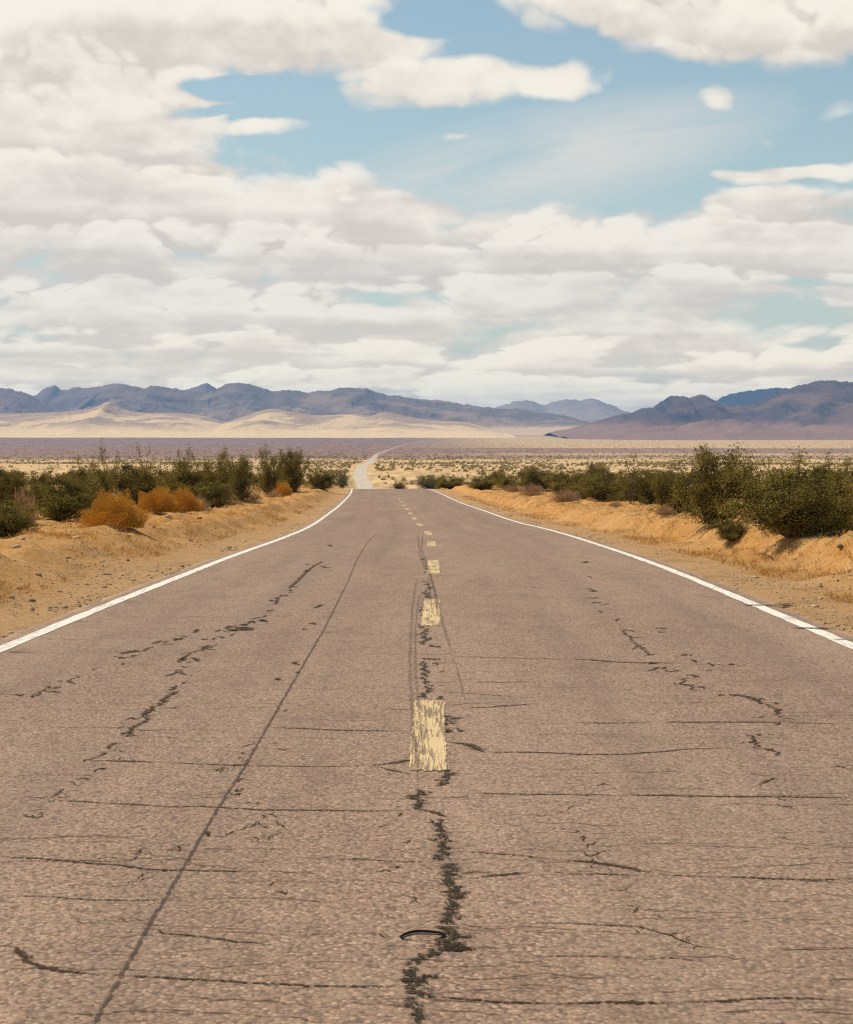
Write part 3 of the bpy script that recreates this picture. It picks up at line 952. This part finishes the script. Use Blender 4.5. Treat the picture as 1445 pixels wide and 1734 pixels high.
def creosote_mesh(seed, nst=20, per=34, spread=1.0, leaf=.024, tall=1.0, cl=.055):
    """height about 1, half width about .6*spread; stems fan out of one crown, leaf tufts on their upper parts"""
    rs = np.random.RandomState(seed)
    V, Fc, C = [], [], []
    for i in range(nst):
        az_ = rs.uniform(0, 2 * math.pi)
        tilt = abs(rs.normal(0, .45)) * spread + .08
        tilt = min(tilt, 1.15)
        ln = rs.uniform(.52, 1.0) * (1.0 - .16 * tilt)
        if rs.rand() < .14:
            ln *= 1.18 * tall
        p = np.array([math.cos(az_) * rs.uniform(0, .10), math.sin(az_) * rs.uniform(0, .10), -.03])
        d = np.array([math.sin(tilt) * math.cos(az_), math.sin(tilt) * math.sin(az_), math.cos(tilt)])
        pts = [p.copy()]
        for s_ in range(6):
            d = d + rs.normal(0, .10, 3) + np.array([0, 0, .03])
            d /= np.linalg.norm(d)
            p = p + d * ln / 6
            pts.append(p.copy())
        tube(pts, .011, .004, V, Fc, 3)
        pts = np.array(pts)
        for k in range(rs.randint(5, 9)):
            t = rs.uniform(.14, .98)
            q = pts[int(t * 6)] * (1 - (t * 6) % 1) + pts[min(6, int(t * 6) + 1)] * ((t * 6) % 1)
            bd = d * .5 + rs.normal(0, .55, 3) + np.array([0, 0, .35])
            bd /= np.linalg.norm(bd)
            bl = rs.uniform(.10, .26) * (1.1 - .4 * t)
            e = q + bd * bl
            e2 = q + bd * bl * .5 + rs.normal(0, .012, 3)
            tube([q, e2, e], .005, .002, V, Fc, 3)
            for c_, m_ in ((e2, .6), (e, 1.0)):
                n = int(per * m_ * rs.uniform(.5, 1.4))
                C.append(c_ + rs.normal(0, cl, (n, 3)) * np.array([1, 1, .75]))
        n = int(per * 1.1)
        C.append(pts[-1] + rs.normal(0, cl * .8, (n, 3)) * np.array([.7, .7, 1.3]))
    C = np.concatenate(C)
    C = C[C[:, 2] > .015]
    LV, LF = leaves(C, leaf, rs)
    tone = np.repeat(np.clip(.5 + .9 * (fbm(C[:, 0] / .13, C[:, 2] / .13 + C[:, 1] * 5, seed, 3) - .5) * 2 + rs.normal(0, .22, len(C)), 0, 1), 1)
    return (np.concatenate(V), Fc), (LV, LF, tone)


def dome_mesh(seed, n=5200, leaf=.075, w=.62, lobes=4, elong=7., stems=45, lo=.35):
    """a rounded broom-like shrub: fine twigs radiate from the base and end in a dome"""
    rs = np.random.RandomState(seed)
    V, Fc = [], []
    th = np.arccos(1 - rs.rand(n) * .98)
    ph = rs.uniform(0, 2 * math.pi, n)
    d = np.stack([np.sin(th) * np.cos(ph), np.sin(th) * np.sin(ph), np.cos(th)], 1)
    lump = .80 + .42 * (fbm(ph * lobes / math.pi + 3, th * 2.5, seed, 3) - .5) * 2 * .8
    r = (lo + (1 - lo) * rs.rand(n) ** .55) * lump
    C = d * r[:, None] * np.array([w, w, 1.0]) + np.array([0, 0, .02])
    C[:, 2] = np.maximum(C[:, 2], .01)
    LV, LF = leaves(C, leaf, rs, elong, d + np.array([0, 0, .5]))
    tone = np.clip(.2 + .55 * rs.rand(n) + .5 * (fbm(C[:, 0] * 6, C[:, 1] * 6 + C[:, 2] * 6, seed + 2, 2) - .5), 0, 1)
    for k in range(stems):
        dd = d[rs.randint(n)] * np.array([w, w, 1.]) * .8
        tube([rs.normal(0, .02, 3) * np.array([1, 1, 0]), dd * .5 + rs.normal(0, .02, 3), dd], .008, .003, V, Fc, 3)
    return (np.concatenate(V), Fc), (LV, LF, tone)


def shrub_meshes(name, data, mat):
    (bv, bf), (lv, lf, tone) = data
    top = np.percentile(lv[:, 2], 99.7)
    bv = bv / top; lv = lv / top
    hw = np.percentile(np.abs(lv[:, 0]), 98)
    bo = mesh_obj('branch', bv, bf, m_bark)
    lo = mesh_obj('foliage', lv, lf, mat, attrs={'tone': ('FACE', tone)})
    res = (lo.data, bo.data, hw)
    for o in (bo, lo):
        bpy.data.objects.remove(o)
    return res


G = [shrub_meshes('g', creosote_mesh(11 + k, **kw), m_green) for k, kw in enumerate([
    dict(nst=40, per=80, spread=1.2), dict(nst=34, per=76, spread=1.0), dict(nst=38, per=80, spread=1.4, tall=.9),
    dict(nst=26, per=64, spread=.85, tall=1.25), dict(nst=42, per=74, spread=1.6, tall=.85), dict(nst=32, per=70, spread=1.05, tall=1.15)])]
TALL = [shrub_meshes('t', creosote_mesh(51 + k, nst=6, per=15, spread=.45, tall=1.1, cl=.04, leaf=.026), m_green) for k in range(2)]
OLV = [shrub_meshes('v', creosote_mesh(61 + k, nst=26, per=44, spread=1.3, tall=.9), m_olive) for k in range(2)]
O = [shrub_meshes('o', dome_mesh(71, 26000, .034, .85, 4, 2.6, 20), m_orange), shrub_meshes('o', dome_mesh(72, 22000, .036, .75, 3, 2.6, 20), m_orange)]
D = [shrub_meshes('d', dome_mesh(81, 4200, .10, .95, 5, 9., 60, .25), m_straw), shrub_meshes('d', dome_mesh(82, 3600, .11, .8, 4, 9., 60, .2), m_straw)]
KIND = {'G': ('creosote_bush', 'bush', G), 'T': ('creosote_bush', 'bush', TALL), 'V': ('olive_shrub', 'shrub', OLV), 'O': ('rust_orange_shrub', 'shrub', O), 'D': ('dry_shrub', 'dry shrub', D)}


def place(kind, var, u, vb, vt, wpx, label, group, rot=None, at=None):
    name, cat, bank = KIND[kind]
    lo, bo, hw = bank[var % len(bank)]
    x, y, z = hit(u, vb) if at is None else at
    h = (vb - vt) * y / F
    w = wpx * (1.12 if kind == 'G' else 1.0) * y / F / 2 / hw
    r = bpy.data.objects.new(name, None)
    r.empty_display_size = .2
    COL.objects.link(r)
    r.location = (x, y, z - .02)
    r.rotation_euler = (0, 0, (u * 1.7 + vb) % 6.28 if rot is None else rot)
    r.scale = (w, w, h)
    tag(r, label, cat, group)
    for nm, me in (('foliage', lo), ('branch', bo)):
        c = bpy.data.objects.new(nm, me)
        COL.objects.link(c)
        c.parent = r
    return r


GR, GL = 'green bushes on the right bank', 'green bushes on the left bank'
GO, GD = 'rust orange shrubs on the left bank', 'dry tan shrubs along the banks'
# kind, variant, u, v base, v top, width, label, group
PLANTS = [
    ('G', 0, 1345, 905, 776, 170, 'largest dark green bush, nearest on the right bank with bare ground shaded beneath it', GR),
    ('G', 5, 1222, 889, 757, 150, 'tall dark bush with a high pointed crown, just left of the largest right bush', GR),
    ('G', 2, 1240, 914, 878, 56, 'low green clump spilling down the right bank in front of the tall pointed bush', GR),
    ('G', 3, 1418, 893, 768, 84, 'tall green bush cut by the right edge of the picture', GR),
    ('D', 0, 1432, 896, 852, 58, 'dry tan brush at the foot of the right edge bush', GD),
    ('G', 1, 1298, 880, 780, 110, 'green bush filling the gap behind the two big right bushes', GR),
    ('G', 4, 1380, 884, 790, 120, 'broad green bush behind the largest right bush', GR),
    ('G', 1, 1146, 868, 785, 84, 'mid sized green bush at the left foot of the tall pointed bush', GR),
    ('T', 0, 1166, 866, 762, 40, 'thin upright green bush rising from the left shoulder of the pointed bush', GR),
    ('D', 1, 1128, 872, 855, 34, 'small brown tuft under the left end of the big right bush group', GD),
    ('G', 2, 1092, 853, 794, 96, 'wide low green bush in the right row, beside a small tan tuft', GR),
    ('T', 1, 1066, 851, 768, 44, 'slim green bush with one tall sprig, midway along the right row', GR),
    ('G', 0, 1030, 850, 793, 84, 'rounded green bush in the right row behind the small tan tuft', GR),
    ('D', 0, 1043, 858, 846, 24, 'small tan tuft alone on the right bank', GD),
    ('D', 1, 958, 849, 828, 50, 'largest brown dry shrub of the right bank, in front of green bushes', GD),
    ('D', 0, 902, 839, 817, 42, 'pale tan dry shrub left of the brown one on the right bank', GD),
    ('D', 1, 869, 833, 819, 32, 'low pale dry shrub at the left end of the right bank tufts', GD),
    ('G', 4, 990, 843, 796, 70, 'green bush above the largest brown dry shrub', GR),
    ('G', 5, 1010, 836, 784, 60, 'green bush with a ragged top farther back in the right row', GR),
    ('G', 1, 950, 836, 794, 60, 'dark green bush behind the brown dry shrub', GR),
    ('G', 2, 912, 830, 792, 70, 'green bush behind the pale tan dry shrub', GR),
    ('G', 3, 858, 829, 796, 44, 'upright dark bush nearest the road end in the right row', GR),
    ('G', 4, 818, 828, 806, 50, 'low dark bush left of the upright one, far right row', GR),
    ('G', 0, 765, 827, 803, 50, 'rounded dark bush right of the road crest', GR),
    ('G', 2, 728, 827, 804, 46, 'rounded dark bush closest to the right edge of the road crest', GR),
    ('V', 0, 676, 829, 813, 30, 'small dark shrub standing right behind the road crest', 'shrubs behind the road crest'),
    # left bank
    ('G', 2, 8, 909, 846, 92, 'dark green bush cut by the left edge, nearest on the left bank', GL),
    ('D', 0, 40, 890, 824, 46, 'straw coloured brush behind the left edge bush', GD),
    ('G', 4, 18, 872, 793, 84, 'green bush with rusty tips behind the straw brush at the left edge', GL),
    ('G', 0, 108, 877, 796, 112, 'big dark green bush left of the largest orange shrub', GL),
    ('G', 1, 158, 868, 787, 70, 'dark green bush behind the left half of the largest orange shrub', GL),
    ('O', 0, 196, 894, 831, 96, 'largest rust orange shrub, on the dirt lip of the left bank', GO),
    ('D', 1, 140, 884, 862, 40, 'grey tan tuft at the left foot of the largest orange shrub', GD),
    ('O', 1, 264, 868, 824, 58, 'middle rust orange shrub, right behind the largest one', GO),
    ('O', 1, 312, 866, 826, 50, 'duller orange shrub, right end of the orange trio', GO),
    ('D', 0, 335, 864, 838, 36, 'pale dry shrub at the right foot of the duller orange shrub', GD),
    ('G', 2, 364, 859, 816, 60, 'low green bush right of the orange trio', GL),
    ('G', 5, 410, 849, 772, 70, 'tall green bush right of the low one, left bank', GL),
    ('G', 0, 310, 852, 772, 90, 'wide dark bush standing behind the orange trio', GL),
    ('G', 3, 372, 848, 760, 64, 'dark bush with a tall spiky top behind the low green bush', GL),
    ('G', 4, 236, 853, 786, 90, 'broad dark bush behind the middle of the left bank', GL),
    ('T', 0, 186, 856, 744, 46, 'tallest airy bush of the left bank, thin sprigs against the plain', GL),
    ('T', 1, 248, 850, 752, 36, 'airy thin bush right of the tallest one', GL),
    ('T', 0, 309, 846, 748, 34, 'airy thin bush above the wide dark one', GL),
    ('G', 1, 134, 860, 778, 66, 'green bush behind the big dark one on the left', GL),
    ('G', 5, 65, 862, 800, 60, 'green bush between the left edge and the big dark one', GL),
    ('V', 1, 455, 834, 808, 40, 'olive tan shrub at the foot of the twin peaked bushes', GL),
    ('D', 1, 486, 832, 810, 34, 'tan rounded dry shrub before the far left bushes', GD),
    ('O', 0, 478, 839, 815, 30, 'small rusty shrub on the lip of the far left bank', GO),
    ('D', 0, 462, 842, 830, 26, 'flat tan tuft on the far left bank lip', GD),
    ('D', 1, 428, 846, 832, 30, 'flat brown tuft below the tall green bush', GD),
    ('G', 3, 455, 836, 756, 52, 'left one of two tall peaked bushes near the road crest', GL),
    ('G', 5, 498, 832, 760, 66, 'right one of two tall peaked bushes near the road crest', GL),
    ('G', 2, 545, 828, 795, 50, 'rounded dark bush last before the road crest on the left', GL),
    ('V', 0, 580, 826, 792, 30, 'sparse olive bush beside the far road left of the crest', GL),
    ('D', 0, 395, 855, 843, 24, 'small brown tuft below the low green bush', GD),
]
for p in PLANTS:
    place(*p)

# ------------------------------------------------------------------ plants of the plain beyond the crest
rs = np.random.RandomState(5)
small_g = [shrub_meshes('s', creosote_mesh(91 + k, nst=12, per=14, spread=1.3, leaf=.075, cl=.07), [m_green, m_olive][k]) for k in range(2)]
cands = []
while len(cands) < 9000:
    yy = 200 + 2300 * rs.rand() ** 1.1
    xx = yy * rs.uniform(-.225, .225)
    if abs(xx - float(CX(yy))) < 6 or float(fbm(xx / 45.0, yy / 160.0, 77, 3)) + rs.uniform(-.1, .1) < .47:
        continue
    cands.append((xx, yy))
cands = np.array(cands)
cz = ground_z(cands[:, 0], cands[:, 1])
hh = rs.uniform(.6, 1.7, len(cands))
# what the near rise hides is left out
ang_top = (cz + hh - H) / cands[:, 1]
seen = ang_top > -(832 - HV) / F
cands, cz, hh = cands[seen], cz[seen], hh[seen]
order = np.argsort(-(hh / cands[:, 1]))
cands, cz, hh = cands[order], cz[order], hh[order]
NIND = 150
for i in range(min(NIND, len(cands))):
    lo, bo, hw = small_g[i % 2]
    o = bpy.data.objects.new('scrub_bush', lo)
    COL.objects.link(o)
    o.location = (cands[i, 0], cands[i, 1], cz[i] - .05)
    o.scale = (hh[i] * 1.1, hh[i] * 1.1, hh[i])
    o.rotation_euler = (0, 0, i * 1.3)
    tag(o, 'small dark bush dotted on the pale plain beyond the road crest', 'bush', 'small bushes dotted on the plain')


def scrub_mass(name, xs, ys, zs, hs, mat, seed, nleaf=16):
    rs = np.random.RandomState(seed)
    n = len(xs)
    d = rs.normal(size=(n, nleaf, 3)); d /= np.linalg.norm(d, axis=2)[..., None]
    d[..., 2] = np.abs(d[..., 2])
    c = d * rs.uniform(.45, 1, (n, nleaf, 1)) * np.array([.75, .75, .9]) * hs[:, None, None]
    c = c + np.stack([xs, ys, zs], -1)[:, None, :]
    size = np.repeat(hs, nleaf) * .55
    V, Fc = leaves(c.reshape(-1, 3), size, rs, 1.2)
    return mesh_obj(name, V, Fc, mat, attrs={'tone': ('FACE', rs.rand(n * nleaf))})


r_ = slice(NIND, None)
tag(scrub_mass('scrub', cands[r_, 0], cands[r_, 1], cz[r_], hh[r_], m_scrub, 3), kind='stuff')
n = 9000
yy = 2000 + 6500 * rs.rand(n) ** 1.2
xx = yy * rs.uniform(-.23, .23, n)
ok = np.abs(xx - CX(yy)) > 9
xx, yy = xx[ok], yy[ok]
tag(scrub_mass('scrub', xx, yy, ground_z(xx, yy), rs.uniform(.9, 2.4, len(xx)), m_scrub, 4, 6), kind='stuff')

# ------------------------------------------------------------------ gravel, clods, dry grass on the banks
m_stone, nt, b = material('bank_stone')
oi = nt.nodes.new('ShaderNodeObjectInfo')
tn = attr(nt, 'tone')
sc_ = mixc(nt, tn, (.20, .12, .065), (.58, .45, .31))
sc_ = mixc(nt, noise(nt, position(nt), 40., 4).step(.4, .7) * .4, sc_, (.3, .19, .1))
link(nt, sc_, b.inputs['Base Color'])


def stones(name, xs, ys, zs, ss, seed, tone=None):
    rs = np.random.RandomState(seed)
    ph = (1 + 5 ** .5) / 2
    iv = np.array([(-1, ph, 0), (1, ph, 0), (-1, -ph, 0), (1, -ph, 0), (0, -1, ph), (0, 1, ph), (0, -1, -ph), (0, 1, -ph), (ph, 0, -1), (ph, 0, 1), (-ph, 0, -1), (-ph, 0, 1)]) / 1.9
    fi = np.array([(0, 11, 5), (0, 5, 1), (0, 1, 7), (0, 7, 10), (0, 10, 11), (1, 5, 9), (5, 11, 4), (11, 10, 2), (10, 7, 6), (7, 1, 8), (3, 9, 4), (3, 4, 2), (3, 2, 6), (3, 6, 8), (3, 8, 9), (4, 9, 5), (2, 4, 11), (6, 2, 10), (8, 6, 7), (9, 8, 1)])
    n = len(xs)
    v = iv[None] * (1 + rs.uniform(-.3, .3, (n, 12, 1)))
    sq = np.stack([rs.uniform(.7, 1.3, n), rs.uniform(.7, 1.3, n), rs.uniform(.4, .8, n)], -1)
    v = v * sq[:, None, :] * ss[:, None, None] + np.stack([xs, ys, zs], -1)[:, None, :]
    f = (fi[None] + 12 * np.arange(n)[:, None, None]).reshape(-1, 3)
    t = rs.rand(n) ** .6 if tone is None else np.full(n, tone)
    return mesh_obj(name, v.reshape(-1, 3), f, m_stone, attrs={'tone': ('FACE', np.repeat(t, 20))})


n = 60000
yy = 14 + 150 * rs.rand(n) ** 1.7
sd = np.where(rs.rand(n) < .5, -1, 1)
off = 3.75 + 6.0 * rs.rand(n) ** 1.3
xx = CX(yy) + sd * off
inside = np.abs(xx) < yy * .215 + .5
inside &= fbm(xx / 1.6, yy / 4.0, 97, 3) + rs.uniform(-.12, .12, n) > .53
xx, yy = xx[inside], yy[inside]
ss = .005 + .02 * rs.rand(len(xx)) ** 3 + .03 * (rs.rand(len(xx)) > .985)
tag(stones('gravel', xx, yy, ground_z(xx, yy) + ss * .1, ss, 6), kind='stuff')

for (u, v, s_, tn_, lab) in [(131, 913, .085, .95, 'pale flat stone on the left bank below the largest orange shrub'), (28, 928, .07, .8, 'pale stone low on the left bank near the left edge'),
                             (38, 914, .06, .7, 'small upright stone beside the left edge bush'), (99, 1022, .03, 1.0, 'small white stone on the left shoulder gravel'),
                             (285, 876, .09, .9, 'pale stone on the left bank between the orange trio and the road'), (217, 950, .045, 0.0, 'dark clod alone on the left shoulder'),
                             (340, 879, .08, .05, 'dark clod on the left bank right of the orange trio'), (216, 909, .05, .05, 'dark clod just below the largest orange shrub'),
                             (259, 893, .07, .85, 'pale stone right of the foot of the largest orange shrub'), (1424, 928, .10, .0, 'dark clod in the right bank face near the right edge')]:
    x, y, z = hit(u, v)
    o = stones('stone', np.zeros(1), np.zeros(1), np.zeros(1), np.array([s_]), int(u * 7 + v), tn_)
    o.location = (x, y, z + s_ * .12)
    tag(o, lab, 'stone', 'stones and clods on the banks')


def grass(n, seed):
    rs = np.random.RandomState(seed)
    yy = 16 + 140 * rs.rand(n) ** 1.5
    sd = np.where(rs.rand(n) < .5, -1, 1)
    off = 4.6 + 9 * rs.rand(n) ** 1.2
    xx = CX(yy) + sd * off
    dens = fbm(xx / 1.3, yy / 2.5, 88, 3)
    keep = (dens + rs.uniform(-.08, .08, n) > .53) & (np.abs(xx) < yy * .22 + 1)
    xx, yy = xx[keep], yy[keep]
    zz = ground_z(xx, yy)
    m = len(xx)
    per = 9
    d = rs.normal(size=(m, per, 3)) * .55 + np.array([0, 0, .75])
    d /= np.linalg.norm(d, axis=2)[..., None]
    ln = rs.uniform(.03, .14, (m, per, 1))
    c = np.stack([xx, yy, zz], -1)[:, None, :] + d * ln * .5 + rs.normal(size=(m, per, 3)) * np.array([.03, .03, .0])
    V, Fc = leaves(c.reshape(-1, 3), ln.ravel(), rs, 14., d.reshape(-1, 3))
    return mesh_obj('dry_grass', V, Fc, m_gr, attrs={'tone': ('FACE', rs.rand(m * per))})


m_gr = leaf_material('dry_grass_blade', (.50, .25, .05), (.62, .36, .11), (.52, .25, .05), .2)
tag(grass(34000, 12), kind='stuff')

# a ring-shaped scrap on the road
x, y, _ = hit(716, 1588, True)
m_rub, nt, b = material('black_rubber')
b.inputs['Base Color'].default_value = (.018, .018, .018, 1)
b.inputs['Roughness'].default_value = 1.0
b.inputs['Specular IOR Level'].default_value = 0.0
nr, ns = 40, 8
V = []
for i in range(nr):
    th = 2 * math.pi * i / nr
    R1, R2 = .066, .058
    rr_ = .0055 * (1 + .75 * math.sin(th))
    for k in range(ns):
        ph = 2 * math.pi * k / ns
        V.append(((R1 + rr_ * math.cos(ph)) * math.cos(th) + .006 * math.sin(3 * th), (R2 + rr_ * math.cos(ph)) * math.sin(th), (rr_ * math.sin(ph) + rr_) * .45))
Fc = [(i * ns + k, ((i + 1) % nr) * ns + k, ((i + 1) % nr) * ns + (k + 1) % ns, i * ns + (k + 1) % ns) for i in range(nr) for k in range(ns)]
o = mesh_obj('rubber_ring', V, Fc, m_rub, smooth=True)
o.location = (x, y, float(ZR(y)) + .003)
tag(o, 'small black ring-shaped scrap lying on the asphalt beside the centre crack', 'scrap')

# ------------------------------------------------------------------ haze
hz = bpy.data.meshes.new('haze')
x0, x1, y0, y1, z0, z1 = -15500, 15500, -260, 21500, -40, 400
hz.from_pydata([(x0, y0, z0), (x1, y0, z0), (x1, y1, z0), (x0, y1, z0), (x0, y0, z1), (x1, y0, z1), (x1, y1, z1), (x0, y1, z1)], [],
               [(3, 2, 1, 0), (4, 5, 6, 7), (0, 1, 5, 4), (1, 2, 6, 5), (2, 3, 7, 6), (3, 0, 4, 7)])
m_haze = bpy.data.materials.new('haze_air')
m_haze.use_nodes = True
nt = m_haze.node_tree
nt.nodes.remove(nt.nodes['Principled BSDF'])
pv = nt.nodes.new('ShaderNodeVolumePrincipled')
pv.inputs['Color'].default_value = (.19, .48, 1.0, 1)
pv.inputs['Density'].default_value = 3.8e-5
pv.inputs['Anisotropy'].default_value = .25
nt.links.new(pv.outputs[0], nt.nodes['Material Output'].inputs['Volume'])
hz.materials.append(m_haze)
ho = bpy.data.objects.new('haze', hz)
COL.objects.link(ho)
tag(ho, kind='stuff')
